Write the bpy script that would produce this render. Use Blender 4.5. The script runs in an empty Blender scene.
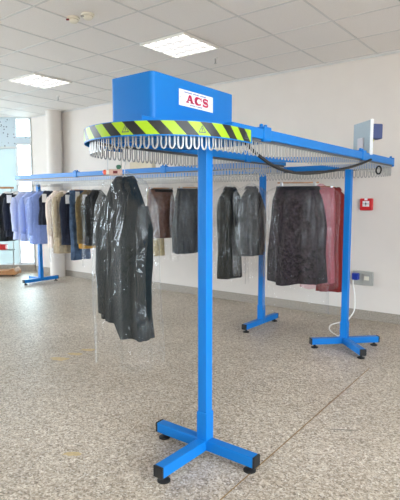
import bpy, bmesh, math, random
from mathutils import Vector, Matrix

random.seed(7)
PI = math.pi
S = bpy.context.scene
COL = S.collection

# ------------------------------------------------------------------ materials
def lin(c):
    return tuple(((v/255)/12.92 if v/255 <= .04045 else ((v/255+.055)/1.055)**2.4) for v in c)

def new_mat(name):
    m = bpy.data.materials.new(name); m.use_nodes = True
    nt = m.node_tree
    return m, nt, nt.nodes['Principled BSDF'], nt.nodes['Material Output']

def plain(name, rgb, rough=.5, metal=0., spec=.5, noise=0., nscale=20., bump=0., bscale=60.):
    m, nt, b, o = new_mat(name)
    c = lin(rgb)
    b.inputs['Base Color'].default_value = (*c, 1)
    b.inputs['Roughness'].default_value = rough
    b.inputs['Metallic'].default_value = metal
    b.inputs['Specular IOR Level'].default_value = spec
    tc = nt.nodes.new('ShaderNodeTexCoord')
    if noise:
        n = nt.nodes.new('ShaderNodeTexNoise'); n.inputs['Scale'].default_value = nscale
        n.inputs['Detail'].default_value = 4
        nt.links.new(tc.outputs['Object'], n.inputs['Vector'])
        r = nt.nodes.new('ShaderNodeValToRGB')
        r.color_ramp.elements[0].position = .3; r.color_ramp.elements[1].position = .7
        r.color_ramp.elements[0].color = (*[max(0, v*(1-noise)) for v in c], 1)
        r.color_ramp.elements[1].color = (*[min(1, v*(1+noise)) for v in c], 1)
        nt.links.new(n.outputs['Fac'], r.inputs['Fac'])
        nt.links.new(r.outputs['Color'], b.inputs['Base Color'])
    if bump:
        n2 = nt.nodes.new('ShaderNodeTexNoise'); n2.inputs['Scale'].default_value = bscale
        nt.links.new(tc.outputs['Object'], n2.inputs['Vector'])
        bp = nt.nodes.new('ShaderNodeBump'); bp.inputs['Strength'].default_value = bump
        bp.inputs['Distance'].default_value = .01
        nt.links.new(n2.outputs['Fac'], bp.inputs['Height'])
        nt.links.new(bp.outputs['Normal'], b.inputs['Normal'])
    return m

def fabric(name, rgb, noise=.25, nscale=30., rough=.9):
    m = plain(name, rgb, rough, 0, .15, noise, nscale, .25, 90)
    m.node_tree.nodes['Principled BSDF'].inputs['Sheen Weight'].default_value = .04
    return m

def emitter(name, rgb, strength):
    m, nt, b, o = new_mat(name)
    b.inputs['Base Color'].default_value = (*lin(rgb), 1)
    b.inputs['Emission Color'].default_value = (*lin(rgb), 1)
    b.inputs['Emission Strength'].default_value = strength
    return m

def film(name, white=.10, gloss=.10, tint=(255, 255, 255), rough=.16, bump=.5, edge=.28):
    """thin clear polythene: mostly see-through, a little milky, with sharp highlights"""
    m, nt, b, o = new_mat(name)
    nt.nodes.remove(b)
    tr = nt.nodes.new('ShaderNodeBsdfTransparent'); tr.inputs['Color'].default_value = (*lin(tint), 1)
    df = nt.nodes.new('ShaderNodeBsdfDiffuse'); df.inputs['Color'].default_value = (.85, .88, .9, 1)
    tl = nt.nodes.new('ShaderNodeBsdfTranslucent'); tl.inputs['Color'].default_value = (.85, .88, .9, 1)
    gl = nt.nodes.new('ShaderNodeBsdfGlossy'); gl.inputs['Roughness'].default_value = rough
    tc = nt.nodes.new('ShaderNodeTexCoord')
    mp = nt.nodes.new('ShaderNodeMapping'); mp.inputs['Scale'].default_value = (14, 14, 5)
    n = nt.nodes.new('ShaderNodeTexNoise'); n.inputs['Scale'].default_value = 1; n.inputs['Detail'].default_value = 3
    n.inputs['Distortion'].default_value = 1.2
    bp = nt.nodes.new('ShaderNodeBump'); bp.inputs['Strength'].default_value = bump; bp.inputs['Distance'].default_value = .05
    nt.links.new(tc.outputs['Object'], mp.inputs['Vector']); nt.links.new(mp.outputs['Vector'], n.inputs['Vector'])
    nt.links.new(n.outputs['Fac'], bp.inputs['Height'])
    nt.links.new(bp.outputs['Normal'], gl.inputs['Normal'])
    a = nt.nodes.new('ShaderNodeMixShader'); a.inputs['Fac'].default_value = .5
    nt.links.new(df.outputs[0], a.inputs[1]); nt.links.new(tl.outputs[0], a.inputs[2])
    b1 = nt.nodes.new('ShaderNodeMixShader')
    lw = nt.nodes.new('ShaderNodeLayerWeight'); lw.inputs['Blend'].default_value = .5
    pw = nt.nodes.new('ShaderNodeMath'); pw.operation = 'POWER'; pw.inputs[1].default_value = 3.
    nt.links.new(lw.outputs['Facing'], pw.inputs[0])
    ml = nt.nodes.new('ShaderNodeMath'); ml.operation = 'MULTIPLY_ADD'; ml.inputs[1].default_value = edge; ml.inputs[2].default_value = white
    nt.links.new(pw.outputs[0], ml.inputs[0]); nt.links.new(ml.outputs[0], b1.inputs['Fac'])
    nt.links.new(tr.outputs[0], b1.inputs[1]); nt.links.new(a.outputs[0], b1.inputs[2])
    l2 = nt.nodes.new('ShaderNodeLayerWeight'); l2.inputs['Blend'].default_value = .5
    nt.links.new(bp.outputs['Normal'], l2.inputs['Normal'])
    p2 = nt.nodes.new('ShaderNodeMath'); p2.operation = 'POWER'; p2.inputs[1].default_value = 3.
    nt.links.new(l2.outputs['Facing'], p2.inputs[0])
    fr = nt.nodes.new('ShaderNodeMath'); fr.operation = 'MULTIPLY_ADD'; fr.inputs[1].default_value = gloss*2; fr.inputs[2].default_value = gloss*.45
    nt.links.new(p2.outputs[0], fr.inputs[0])
    b2 = nt.nodes.new('ShaderNodeMixShader')
    nt.links.new(fr.outputs[0], b2.inputs['Fac'])
    nt.links.new(b1.outputs[0], b2.inputs[1]); nt.links.new(gl.outputs[0], b2.inputs[2])
    nt.links.new(b2.outputs[0], o.inputs['Surface'])
    return m

def clear_glass(name, tint=(245, 252, 250)):
    m, nt, b, o = new_mat(name)
    nt.nodes.remove(b)
    tr = nt.nodes.new('ShaderNodeBsdfTransparent'); tr.inputs['Color'].default_value = (*lin(tint), 1)
    gl = nt.nodes.new('ShaderNodeBsdfGlossy'); gl.inputs['Roughness'].default_value = .02
    fr = nt.nodes.new('ShaderNodeFresnel'); fr.inputs['IOR'].default_value = 1.45
    mx = nt.nodes.new('ShaderNodeMixShader')
    nt.links.new(fr.outputs[0], mx.inputs['Fac'])
    nt.links.new(tr.outputs[0], mx.inputs[1]); nt.links.new(gl.outputs[0], mx.inputs[2])
    nt.links.new(mx.outputs[0], o.inputs['Surface'])
    return m

def frosted(name, rgb, dif=.5):
    m, nt, b, o = new_mat(name)
    nt.nodes.remove(b)
    df = nt.nodes.new('ShaderNodeBsdfDiffuse'); df.inputs['Color'].default_value = (*lin(rgb), 1)
    tl = nt.nodes.new('ShaderNodeBsdfTranslucent'); tl.inputs['Color'].default_value = (*lin(rgb), 1)
    mx = nt.nodes.new('ShaderNodeMixShader'); mx.inputs['Fac'].default_value = 1-dif
    nt.links.new(df.outputs[0], mx.inputs[1]); nt.links.new(tl.outputs[0], mx.inputs[2])
    nt.links.new(mx.outputs[0], o.inputs['Surface'])
    return m

def terrazzo(name, k=1.0):
    m, nt, b, o = new_mat(name)
    tc = nt.nodes.new('ShaderNodeTexCoord')
    def vor(scale):
        v = nt.nodes.new('ShaderNodeTexVoronoi'); v.inputs['Scale'].default_value = scale
        nt.links.new(tc.outputs['Object'], v.inputs['Vector'])
        s = nt.nodes.new('ShaderNodeSeparateColor'); nt.links.new(v.outputs['Color'], s.inputs[0])
        return s.outputs[0]
    def ramp(fac, stops):
        r = nt.nodes.new('ShaderNodeValToRGB'); e = r.color_ramp.elements
        e[0].position, e[0].color = stops[0][0], (*lin(stops[0][1]), 1)
        e[1].position, e[1].color = stops[-1][0], (*lin(stops[-1][1]), 1)
        for p, c in stops[1:-1]:
            x = e.new(p); x.color = (*lin(c), 1)
        nt.links.new(fac, r.inputs['Fac']); return r.outputs['Color']
    c1 = ramp(vor(115), [(0, (100, 88, 75)), (.2, (150, 136, 120)), (.6, (202, 189, 171)), (.85, (226, 216, 202)), (1, (250, 246, 238))])
    c2 = ramp(vor(58), [(0, (126, 112, 97)), (.35, (186, 172, 155)), (.75, (207, 194, 177)), (1, (240, 233, 222))])
    mx = nt.nodes.new('ShaderNodeMix'); mx.data_type = 'RGBA'; mx.inputs['Factor'].default_value = .4
    nt.links.new(c1, mx.inputs[6]); nt.links.new(c2, mx.inputs[7])
    n = nt.nodes.new('ShaderNodeTexNoise'); n.inputs['Scale'].default_value = .9; n.inputs['Detail'].default_value = 5
    nt.links.new(tc.outputs['Object'], n.inputs['Vector'])
    w = ramp(n.outputs['Fac'], [(.3, (222, 220, 216)), (.7, (255, 255, 255))])
    m2 = nt.nodes.new('ShaderNodeMix'); m2.data_type = 'RGBA'; m2.blend_type = 'MULTIPLY'; m2.inputs['Factor'].default_value = 1
    nt.links.new(mx.outputs[2], m2.inputs[6]); nt.links.new(w, m2.inputs[7])
    nt.links.new(m2.outputs[2], b.inputs['Base Color'])
    b.inputs['Roughness'].default_value = .44
    b.inputs['Specular IOR Level'].default_value = .45
    return m

def hazard(name):
    m, nt, b, o = new_mat(name)
    uv = nt.nodes.new('ShaderNodeUVMap')
    sp = nt.nodes.new('ShaderNodeSeparateXYZ'); nt.links.new(uv.outputs[0], sp.inputs[0])
    # u: arc length / period, v: height / period ; diagonal bands
    ad = nt.nodes.new('ShaderNodeMath'); ad.operation = 'ADD'
    nt.links.new(sp.outputs[0], ad.inputs[0]); nt.links.new(sp.outputs[1], ad.inputs[1])
    fr = nt.nodes.new('ShaderNodeMath'); fr.operation = 'FRACT'; nt.links.new(ad.outputs[0], fr.inputs[0])
    gt = nt.nodes.new('ShaderNodeMath'); gt.operation = 'GREATER_THAN'; gt.inputs[1].default_value = .5
    nt.links.new(fr.outputs[0], gt.inputs[0])
    mx = nt.nodes.new('ShaderNodeMix'); mx.data_type = 'RGBA'
    mx.inputs[6].default_value = (*lin((158, 196, 22)), 1); mx.inputs[7].default_value = (*lin((26, 30, 32)), 1)
    nt.links.new(gt.outputs[0], mx.inputs['Factor'])
    nt.links.new(mx.outputs[2], b.inputs['Base Color'])
    b.inputs['Roughness'].default_value = .4
    return m

def dotted(name):
    m, nt, b, o = new_mat(name)
    tc = nt.nodes.new('ShaderNodeTexCoord')
    v = nt.nodes.new('ShaderNodeTexVoronoi'); v.inputs['Scale'].default_value = 19
    nt.links.new(tc.outputs['Object'], v.inputs['Vector'])
    lt = nt.nodes.new('ShaderNodeMath'); lt.operation = 'LESS_THAN'; lt.inputs[1].default_value = .26
    nt.links.new(v.outputs['Distance'], lt.inputs[0])
    s = nt.nodes.new('ShaderNodeSeparateColor'); nt.links.new(v.outputs['Color'], s.inputs[0])
    g = nt.nodes.new('ShaderNodeMath'); g.operation = 'GREATER_THAN'; g.inputs[1].default_value = .45
    nt.links.new(s.outputs[0], g.inputs[0])
    mu = nt.nodes.new('ShaderNodeMath'); mu.operation = 'MULTIPLY'
    nt.links.new(lt.outputs[0], mu.inputs[0]); nt.links.new(g.outputs[0], mu.inputs[1])
    mx = nt.nodes.new('ShaderNodeMix'); mx.data_type = 'RGBA'
    mx.inputs[6].default_value = (*lin((206, 224, 236)), 1); mx.inputs[7].default_value = (*lin((70, 92, 116)), 1)
    nt.links.new(mu.outputs[0], mx.inputs['Factor'])
    nt.links.new(mx.outputs[2], b.inputs['Base Color'])
    b.inputs['Roughness'].default_value = .6
    return m

M = {}
M['blue'] = plain('blue_powder_coat', (8, 116, 198), .42, 0, .3)
M['dkblue'] = plain('navy_plastic', (46, 62, 112), .5)
M['black'] = plain('black_rubber', (22, 22, 24), .6)
M['chain'] = plain('dark_chain', (84, 88, 94), .5)
M['hook'] = plain('pale_grey_hook', (156, 156, 154), .3, .15, .6)
M['steel'] = plain('zinc_steel', (190, 192, 194), .3, .8)
M['panel'] = plain('grey_panel', (150, 164, 172), .5)
M['panel_edge'] = plain('panel_edge', (222, 226, 228), .5)
M['panel_cover'] = plain('panel_cover', (188, 184, 190), .5)
M['white'] = plain('white_plastic', (236, 236, 232), .5)
M['cream'] = plain('cream_plastic', (226, 222, 206), .5)
M['greybox'] = plain('grey_socket', (166, 166, 160), .5)
M['plug'] = plain('blue_plug', (24, 52, 150), .4)
M['red'] = plain('alarm_red', (200, 34, 40), .4)
M['darkred'] = plain('dark_red', (110, 20, 28), .4)
M['button_red'] = plain('orange_button', (226, 84, 44), .4)
M['green'] = plain('green_button', (70, 120, 96), .4)
M['beige'] = plain('beige_casing', (208, 172, 158), .5)
M['card'] = plain('beige_cardboard', (206, 198, 178), .8, noise=.05)
M['magenta'] = plain('sign_red', (214, 24, 84), .5)
M['signblue'] = plain('sign_blue', (60, 80, 160), .5)
M['signwhite'] = plain('sign_white', (238, 240, 244), .35)
M['yellowgreen'] = plain('wire_yellow_green', (196, 190, 60), .5)
M['hazard'] = hazard('hazard_tape')
M['wall'] = plain('painted_wall', (218, 212, 206), .8, noise=.02, nscale=3, bump=.04, bscale=120)
M['ceiling'] = plain('mineral_tile', (232, 229, 226), .9, noise=.05, nscale=160, bump=.1, bscale=200)
M['grid'] = plain('ceiling_grid', (206, 206, 205), .45)
M['floor'] = terrazzo('terrazzo')
M['skirting'] = plain('shaded_skirting_stone', (154, 146, 136), .5, noise=.3, nscale=70)  # same stone as the floor; its shade is put into this darker colour
M['brass'] = plain('brass_strip', (150, 116, 62), .4, .3)
M['stain'] = plain('yellow_stain', (196, 174, 128), .5, noise=.15, nscale=30)
M['scuff'] = plain('dark_scuff', (112, 108, 98), .5)
M['paving'] = plain('pale_bounce_paving', (226, 230, 232), .9, noise=.05, nscale=2)
M['concrete'] = plain('warm_bounce_paving', (190, 168, 148), .9, noise=.05, nscale=2)
M['frame'] = plain('window_frame_white', (222, 228, 232), .5)
M['glass'] = clear_glass('clear_glass')
M['frost'] = frosted('frosted_teal_glass', (178, 187, 187))
M['dotted'] = dotted('dotted_panel')
M['louvre'] = plain('lamp_louvre', (200, 200, 204), .5)
M['diffuser'] = emitter('lamp_diffuser', (255, 252, 246), 2.2)
M['wood'] = plain('warm_wood', (168, 120, 78), .5, noise=.2, nscale=12)
M['film'] = film('clear_polythene', .004, .04, bump=.55, edge=.12)
M['film_heavy'] = film('milky_polythene', .012, .09, bump=.65, edge=.20)
M['film_pink'] = film('pink_tinted_polythene', .05, .06, (255, 222, 230), edge=.2)

# ------------------------------------------------------------------ geometry helper
class MB:
    def __init__(s): s.v = []; s.f = []
    def add(s, vs, fs):
        k = len(s.v); s.v += [Vector(p) for p in vs]; s.f += [tuple(i+k for i in f) for f in fs]; return s
    def box(s, c, d, rz=0., bev=0.):
        bm = bmesh.new(); bmesh.ops.create_cube(bm, size=1)
        bmesh.ops.scale(bm, vec=d, verts=bm.verts)
        if bev:
            bmesh.ops.bevel(bm, geom=bm.edges[:], offset=bev, segments=2, profile=.5, affect='EDGES')
        bmesh.ops.rotate(bm, cent=(0, 0, 0), matrix=Matrix.Rotation(rz, 3, 'Z'), verts=bm.verts)
        bm.verts.index_update()
        s.add([v.co + Vector(c) for v in bm.verts], [[v.index for v in f.verts] for f in bm.faces]); bm.free(); return s
    def span(s, a, b, bev=0.):
        a, b = Vector(a), Vector(b)
        return s.box((a+b)/2, [abs(x) for x in (b-a)], 0, bev)
    def prism(s, pts, z0, z1):
        n = len(pts)
        vs = [(x, y, z0) for x, y in pts] + [(x, y, z1) for x, y in pts]
        return s.add(vs, [tuple(range(n))[::-1], tuple(range(n, 2*n))] + [(i, (i+1) % n, n+(i+1) % n, n+i) for i in range(n)])
    def lathe(s, c, prof, n=20, axis='Z'):
        c = Vector(c); vs = []; fs = []
        for r, h in prof:
            for i in range(n):
                a = 2*PI*i/n
                p = (r*math.cos(a), r*math.sin(a), h)
                if axis == 'Y': p = (r*math.cos(a), h, r*math.sin(a))
                if axis == 'X': p = (h, r*math.cos(a), r*math.sin(a))
                vs.append(c+Vector(p))
        for j in range(len(prof)-1):
            for i in range(n):
                fs.append((j*n+i, j*n+(i+1) % n, (j+1)*n+(i+1) % n, (j+1)*n+i))
        fs.append(tuple(range(n))[::-1]); k = (len(prof)-1)*n; fs.append(tuple(range(k, k+n)))
        return s.add(vs, fs)
    def tube(s, path, r, n=8, closed=False, rr=None):
        P = [Vector(p) for p in path]; m = len(P); vs = []; fs = []
        prev = None
        for i, p in enumerate(P):
            if closed: t = P[(i+1) % m]-P[i-1]
            else: t = P[min(i+1, m-1)]-P[max(i-1, 0)]
            t.normalize()
            if prev is None:
                a = Vector((0, 0, 1)) if abs(t.z) < .9 else Vector((1, 0, 0))
                u = t.cross(a).normalized()
            else:
                u = (prev - t*prev.dot(t)).normalized()
            prev = u; w = t.cross(u)
            R = rr[i] if rr else r
            rx, ry = R if isinstance(R, tuple) else (R, R)
            for k in range(n):
                an = 2*PI*k/n
                vs.append(p + u*math.cos(an)*rx + w*math.sin(an)*ry)
        q = m if closed else m-1
        for i in range(q):
            for k in range(n):
                j = (i+1) % m
                fs.append((i*n+k, i*n+(k+1) % n, j*n+(k+1) % n, j*n+k))
        if not closed:
            fs.append(tuple(range(n))[::-1]); fs.append(tuple(range((m-1)*n, m*n)))
        return s.add(vs, fs)
    def sweep(s, path, prof, closed=False):
        """profile points (out, z) swept along a level polyline; out = to the right of travel"""
        P = [Vector((p[0], p[1], 0)) for p in path]; m = len(P); n = len(prof); vs = []; fs = []
        for i, p in enumerate(P):
            if closed: t = (P[(i+1) % m]-P[i-1])
            else: t = P[min(i+1, m-1)]-P[max(i-1, 0)]
            t.normalize(); o = Vector((t.y, -t.x, 0))
            for a, z in prof: vs.append(p+o*a+Vector((0, 0, z)))
        q = m if closed else m-1
        for i in range(q):
            j = (i+1) % m
            for k in range(n): fs.append((i*n+k, i*n+(k+1) % n, j*n+(k+1) % n, j*n+k))
        if not closed: fs.append(tuple(range(n))[::-1]); fs.append(tuple(range((m-1)*n, m*n)))
        return s.add(vs, fs)
    def rings(s, rows, cap0=False, cap1=False):
        n = len(rows[0]); vs = [p for r in rows for p in r]; fs = []
        for j in range(len(rows)-1):
            for i in range(n): fs.append((j*n+i, j*n+(i+1) % n, (j+1)*n+(i+1) % n, (j+1)*n+i))
        if cap0: fs.append(tuple(range(n))[::-1])
        if cap1: fs.append(tuple(range((len(rows)-1)*n, len(rows)*n)))
        return s.add(vs, fs)
    def build(s, name, mat, parent=None, smooth=False, origin=None):
        o0 = Vector(origin) if origin is not None else (Vector(parent['_o']) if parent is not None and '_o' in parent else Vector())
        me = bpy.data.meshes.new(name)
        me.from_pydata([p-o0 for p in s.v], [], s.f)
        bm = bmesh.new(); bm.from_mesh(me); bmesh.ops.recalc_face_normals(bm, faces=bm.faces); bm.to_mesh(me); bm.free()
        me.materials.append(M[mat] if isinstance(mat, str) else mat)
        if smooth:
            me.shade_smooth() if smooth is True else me.shade_smooth()
            if smooth == 'auto': me.set_sharp_from_angle(angle=math.radians(35))
        o = bpy.data.objects.new(name, me); COL.objects.link(o)
        if parent is not None: o.parent = parent
        else: o.location = o0
        return o

def tag(o, label=None, cat=None, group=None, kind=None):
    if label: o['label'] = label
    if cat: o['category'] = cat
    if group: o['group'] = group
    if kind: o['kind'] = kind
    return o

ROOTS = []
def thing(name, label, cat, loc=(0, 0, 0), rz=0., group=None, local=False):
    """Empty at the base of a thing. local=True: parts are modelled in its own frame."""
    o = bpy.data.objects.new(name, None); COL.objects.link(o)
    o.location = loc; o.rotation_euler = (0, 0, rz)
    o.empty_display_size = .05
    if not local: o['_o'] = tuple(loc); ROOTS.append(o)
    return tag(o, label, cat, group)

def struct(name, mb, mat, **k):
    return tag(mb.build(name, mat, **k), kind='structure')

# ------------------------------------------------------------------ camera
F, H = 491., 1.5
pitch = math.atan(48/F); yaw = math.atan(381/493.3)
fw = Vector((-math.sin(yaw)*math.cos(pitch), math.cos(yaw)*math.cos(pitch), -math.sin(pitch)))
rt = Vector((math.cos(yaw), math.sin(yaw), 0)); up = rt.cross(fw)
cam = bpy.data.cameras.new('camera'); cam.sensor_fit = 'VERTICAL'; cam.sensor_height = 36
cam.lens = F/500*36; cam.clip_start = .05
co = bpy.data.objects.new('camera', cam); COL.objects.link(co)
co.matrix_world = Matrix(((rt.x, up.x, -fw.x, 0), (rt.y, up.y, -fw.y, 0), (rt.z, up.z, -fw.z, H), (0, 0, 0, 1)))
S.camera = co

def x_on_line(px, Y, z=1.7):
    """world X on the rail line at depth Y for a photo column (used to read positions off the photo)"""
    py = 250
    for _ in range(20):
        d = fw + rt*(px-200)/F + up*(250-py)/F
        X = d.x*Y/d.y
        v = Vector((X, Y, z-H)); py = 250 - F*v.dot(up)/v.dot(fw)
    return X

# ------------------------------------------------------------------ room shell
CZ = 3.28; WY = 6.2; RX = 3.0; BY = -4.0; CX = -9.33
ux, uy = -.791, -.6115                     # slanting glazed front at the far left
def fac(u, off=0.): return (CX+ux*u + uy*off*-1*-1, WY+uy*u - ux*off*-1*-1)
LX = CX+ux*3.4; LY = WY+uy*3.4
b = MB().span((-14, BY-.2, -.12), (RX+.2, WY+.2, 0)); struct('floor', b, 'floor')
b = MB().span((-14, BY-.2, CZ), (RX+.2, WY+.2, CZ+.12)); struct('ceiling', b, 'ceiling')
b = MB().span((CX, WY, 0), (RX+.2, WY+.2, CZ)); struct('wall_back', b, 'wall')
b = MB().span((CX+.02, WY-.014, 0), (RX, WY, .12)); struct('baseboard_back', b, 'skirting')

# ceiling grid of T-bars
b = MB(); PX = .672
k = -12
xs = [-2.047+PX*i for i in range(-16, 8)]; ys = [4.788+PX*i for i in range(-13, 3)]
for x in xs:
    if x < RX: b.span((x-.010, BY, CZ-.004), (x+.010, WY, CZ+.002))
for y in ys:
    if y < WY: b.span((-13.5, y-.010, CZ-.0037), (RX, y+.010, CZ+.002))
struct('trim_1', b, 'grid')
b = MB().span((CX, WY-.02, CZ-.022), (RX, WY, CZ)); struct('trim_2', b, 'grid')

# slanting glazed front
def fbox(mb, u0, u1, z0, z1, th=.06, off=0.):
    c = Vector((CX+ux*(u0+u1)/2, WY+uy*(u0+u1)/2, (z0+z1)/2)) + Vector((uy, -ux, 0))*(-off)
    return mb.box(c, (abs(u1-u0), th, z1-z0), math.atan2(uy, ux))
struct('baseboard_left', fbox(MB(), -.02, 3.4, 0, .14, .12), 'skirting')
struct('wall_left', fbox(fbox(MB(), .30, 3.4, 2.67, CZ, .05), 0, .30, 2.74, 2.885, .05), 'dotted')
w = thing('window_1', None, None, (CX+ux*.15, WY+uy*.15, .14)); tag(w, kind='structure')
fb = MB()
for z0, z1 in ((3.245, CZ), (2.70, 2.735), (.14, .19)): fbox(fb, 0, .30, z0, z1, .07)
fbox(fb, .285, .32, .14, 2.67, .07); fbox(fb, -.02, .012, .14, CZ, .07)
fb.build('window_frame', 'frame', w)
fbox(fbox(MB(), .012, .285, 2.885, 3.245, .008), .012, .285, .19, 2.70, .008).build('window_pane', 'glass', w)
w = thing('window_2', None, None, (CX+ux, WY+uy, .14)); tag(w, kind='structure')
fb = MB(); fbox(fb, .32, 3.4, 2.63, 2.67, .07); fbox(fb, .32, 3.4, .14, .17, .07); fbox(fb, 1.6, 1.64, .14, 2.63, .07)
fb.build('window_frame', 'frame', w)
fbox(fbox(MB(), .32, 1.6, .17, 2.63, .01), 1.64, 3.4, .17, 2.63, .01).build('window_pane', 'frost', w)
# remaining outer walls (behind and to the right of the camera) with their big windows
b = MB().span((LX, BY, 0), (LX+.2, LY, .14)).span((LX, BY, 3.12), (LX+.2, LY, CZ))
for y in (BY, -.4, 2.9): b.span((LX, y, .14), (LX+.2, y+.2, 3.12))
struct('wall_side', b, 'wall')
b = MB().span((RX, BY, 0), (RX+.2, WY, .75)).span((RX, BY, 2.72), (RX+.2, WY, CZ))
b.span((RX, BY, .75), (RX+.2, -3.0, 2.72)).span((RX, 3.4, .75), (RX+.2, WY, 2.72)).span((RX, -1.0, .75), (RX+.2, -.8, 2.72)).span((RX, 1.4, .75), (RX+.2, 1.6, 2.72))
struct('wall_right', b, 'wall')
b = MB().span((-14, BY-.2, 0), (RX+.2, BY, CZ))
struct('wall_rear', b, 'wall')
b = MB().span((-5, -30, -.32), (30, 40, -.2)); struct('ground', b, 'concrete')  # unseen ground, coloured warm to tint the light it bounces indoors
b = MB().span((-50, -30, -.32), (-5, 40, -.2)); struct('pavement', b, 'paving')  # outdoor ground made pale to bounce daylight up to the left ceiling
# round column by the back wall
cx = x_on_line(54.4, 6.03)
b = MB().lathe((cx, 6.06, 0), [(.15, 0), (.15, CZ)], 40); struct('column', b, 'wall', smooth='auto')

# floor details
def floor_strip(pts, w, z, name, mat, **k):
    b = MB(); P = [Vector((x, y, 0)) for x, y in pts]; t = (P[-1]-P[0]).normalized(); o = Vector((-t.y, t.x, 0))
    vs = [p+o*w/2+Vector((0, 0, z)) for p in P]+[p-o*w/2+Vector((0, 0, z)) for p in reversed(P)]
    b.add(vs, [tuple(range(len(vs)))])
    return b.build(name, mat, **k)
def on_floor(px, py):
    d = fw + rt*(px-200)/F + up*(250-py)/F
    t = -H/d.z; return (d.x*t, d.y*t)
a, c = Vector(on_floor(260, 465)), Vector(on_floor(367.5, 370)); dd = (c-a).normalized()
tag(floor_strip([tuple(a-dd*2.2), tuple(c+dd*.05)], .007, .0012, 'trim_3', 'brass'), kind='structure')

# ------------------------------------------------------------------ ceiling lamps
def lamp(i, j, label):
    x0 = -2.047-PX*(i+1)+.014; x1 = -2.047-PX*i-.014; y0 = 4.788-PX*(j+1)+.014; y1 = 4.788-PX*j-.014
    t = thing('ceiling_lamp', label, 'ceiling lamp', ((x0+x1)/2, (y0+y1)/2, CZ), 0, 'recessed ceiling lamps')
    b = MB(); e = .022
    b.span((x0, y0, CZ-.022), (x1, y0+e, CZ-.001)).span((x0, y1-e, CZ-.022), (x1, y1, CZ-.001))
    b.span((x0, y0+e, CZ-.022), (x0+e, y1-e, CZ-.001)).span((x1-e, y0+e, CZ-.022), (x1, y1-e, CZ-.001))
    b.build('frame', 'white', t)
    MB().span((x0+e, y0+e, CZ-.006), (x1-e, y1-e, CZ-.003)).build('diffuser', 'diffuser', t)
    b = MB()
    for k in range(1, 6):
        x = x0+(x1-x0)*k/6; b.span((x-.004, y0+e, CZ-.03), (x+.004, y1-e, CZ-.006))
    for k in range(1, 4):
        y = y0+(y1-y0)*k/4; b.span((x0+e, y-.007, CZ-.03), (x1-e, y+.007, CZ-.006))
    b.build('louvre', 'louvre', t)
lamp(2, 0, 'square louvred ceiling lamp above and behind the blue drive box')
lamp(6, 0, 'square louvred ceiling lamp above the far row of garments, near the left windows')
for i, j in ((2, 5), (6, 5), (-2, 5), (-2, 0), (2, 10), (-2, 10), (6, 10)):
    lamp(i, j, 'square louvred ceiling lamp out over the open floor behind the viewer')

def detector(x, y, label, mat, dx):
    t = thing('smoke_detector', label, 'smoke detector', (x, y, CZ), 0, 'smoke detectors on the ceiling')
    MB().lathe((x, y, CZ), [(.062, -.0005), (.062, -.018), (.05, -.02)], 24).build('base', 'cream', t, 'auto')
    MB().lathe((x, y, CZ), [(.05, -.02), (.048, -.034), (.036, -.048), (.014, -.052)], 24).build('sensor_head', 'cream', t, True)
    MB().box((x-.012+dx, y-.045, CZ-.030), (.05, .02, .014), yaw, .003).build('indicator', mat, t)
detector(-4.0, 3.17, 'cream smoke detector with a dark red window', 'darkred', .0)
detector(-3.82, 3.20, 'cream smoke detector with a grey slot, beside the red-windowed one', 'greybox', .0)
def sprinkler(x, y, label):
    t = thing('sprinkler_head', label, 'sprinkler', (x, y, CZ), 0, 'sprinkler heads on the ceiling')
    MB().lathe((x, y, CZ), [(.03, -.0005), (.028, -.006), (.01, -.009)], 18).build('escutcheon', 'white', t, True)
    MB().lathe((x, y, CZ), [(.008, -.009), (.008, -.06), (.016, -.064), (.016, -.07)], 12).build('nozzle', 'steel', t, 'auto')
sprinkler(-3.70, 5.10, 'small sprinkler head right of the lamp behind the drive box')
sprinkler(-7.09, 5.26, 'small sprinkler head on the ceiling in front of the round column')

# ------------------------------------------------------------------ conveyor path
ZC = 1.908                                   # centre height of the blue track tube
R1 = .455; AX = -2.02                         # drum end radius / centre line of the short arm
XR, XL = AX+R1, AX-R1
YF, YB = 4.70, 5.64                          # near and far lane of the long arm
YC = 2.28; YM = (YF+YB)/2; LEND = -7.38; RC = (YB-YF)/2
def arc(cx, cy, r, a0, a1, n=20):
    return [(cx+r*math.cos(math.radians(a0+(a1-a0)*i/n)), cy+r*math.sin(math.radians(a0+(a1-a0)*i/n))) for i in range(n+1)]
seg_right = [(XR, YM), (XR, YC)]
seg_drum = arc(AX, YC, R1, 0, -180, 36)
ri = .10
seg_left = [(XL, YC), (XL, YF-ri)]
seg_inner = arc(XL-ri, YF-ri, ri, 0, 90, 8)
seg_front = [(XL-ri, YF), (LEND, YF)]
seg_end = arc(LEND, YM, RC, 270, 90, 24)
seg_back = [(LEND, YB), (XR-RC, YB)]
seg_outer = arc(XR-RC, YM, RC, 90, 0, 16)
segs = [seg_right, seg_drum, seg_left, seg_inner, seg_front, seg_end, seg_back, seg_outer]
loop = []
for s_ in segs:
    for p in s_:
        if not loop or (Vector(p)-Vector(loop[-1])).length > 1e-5: loop.append(p)
if (Vector(loop[0])-Vector(loop[-1])).length < 1e-5: loop.pop()

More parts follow.
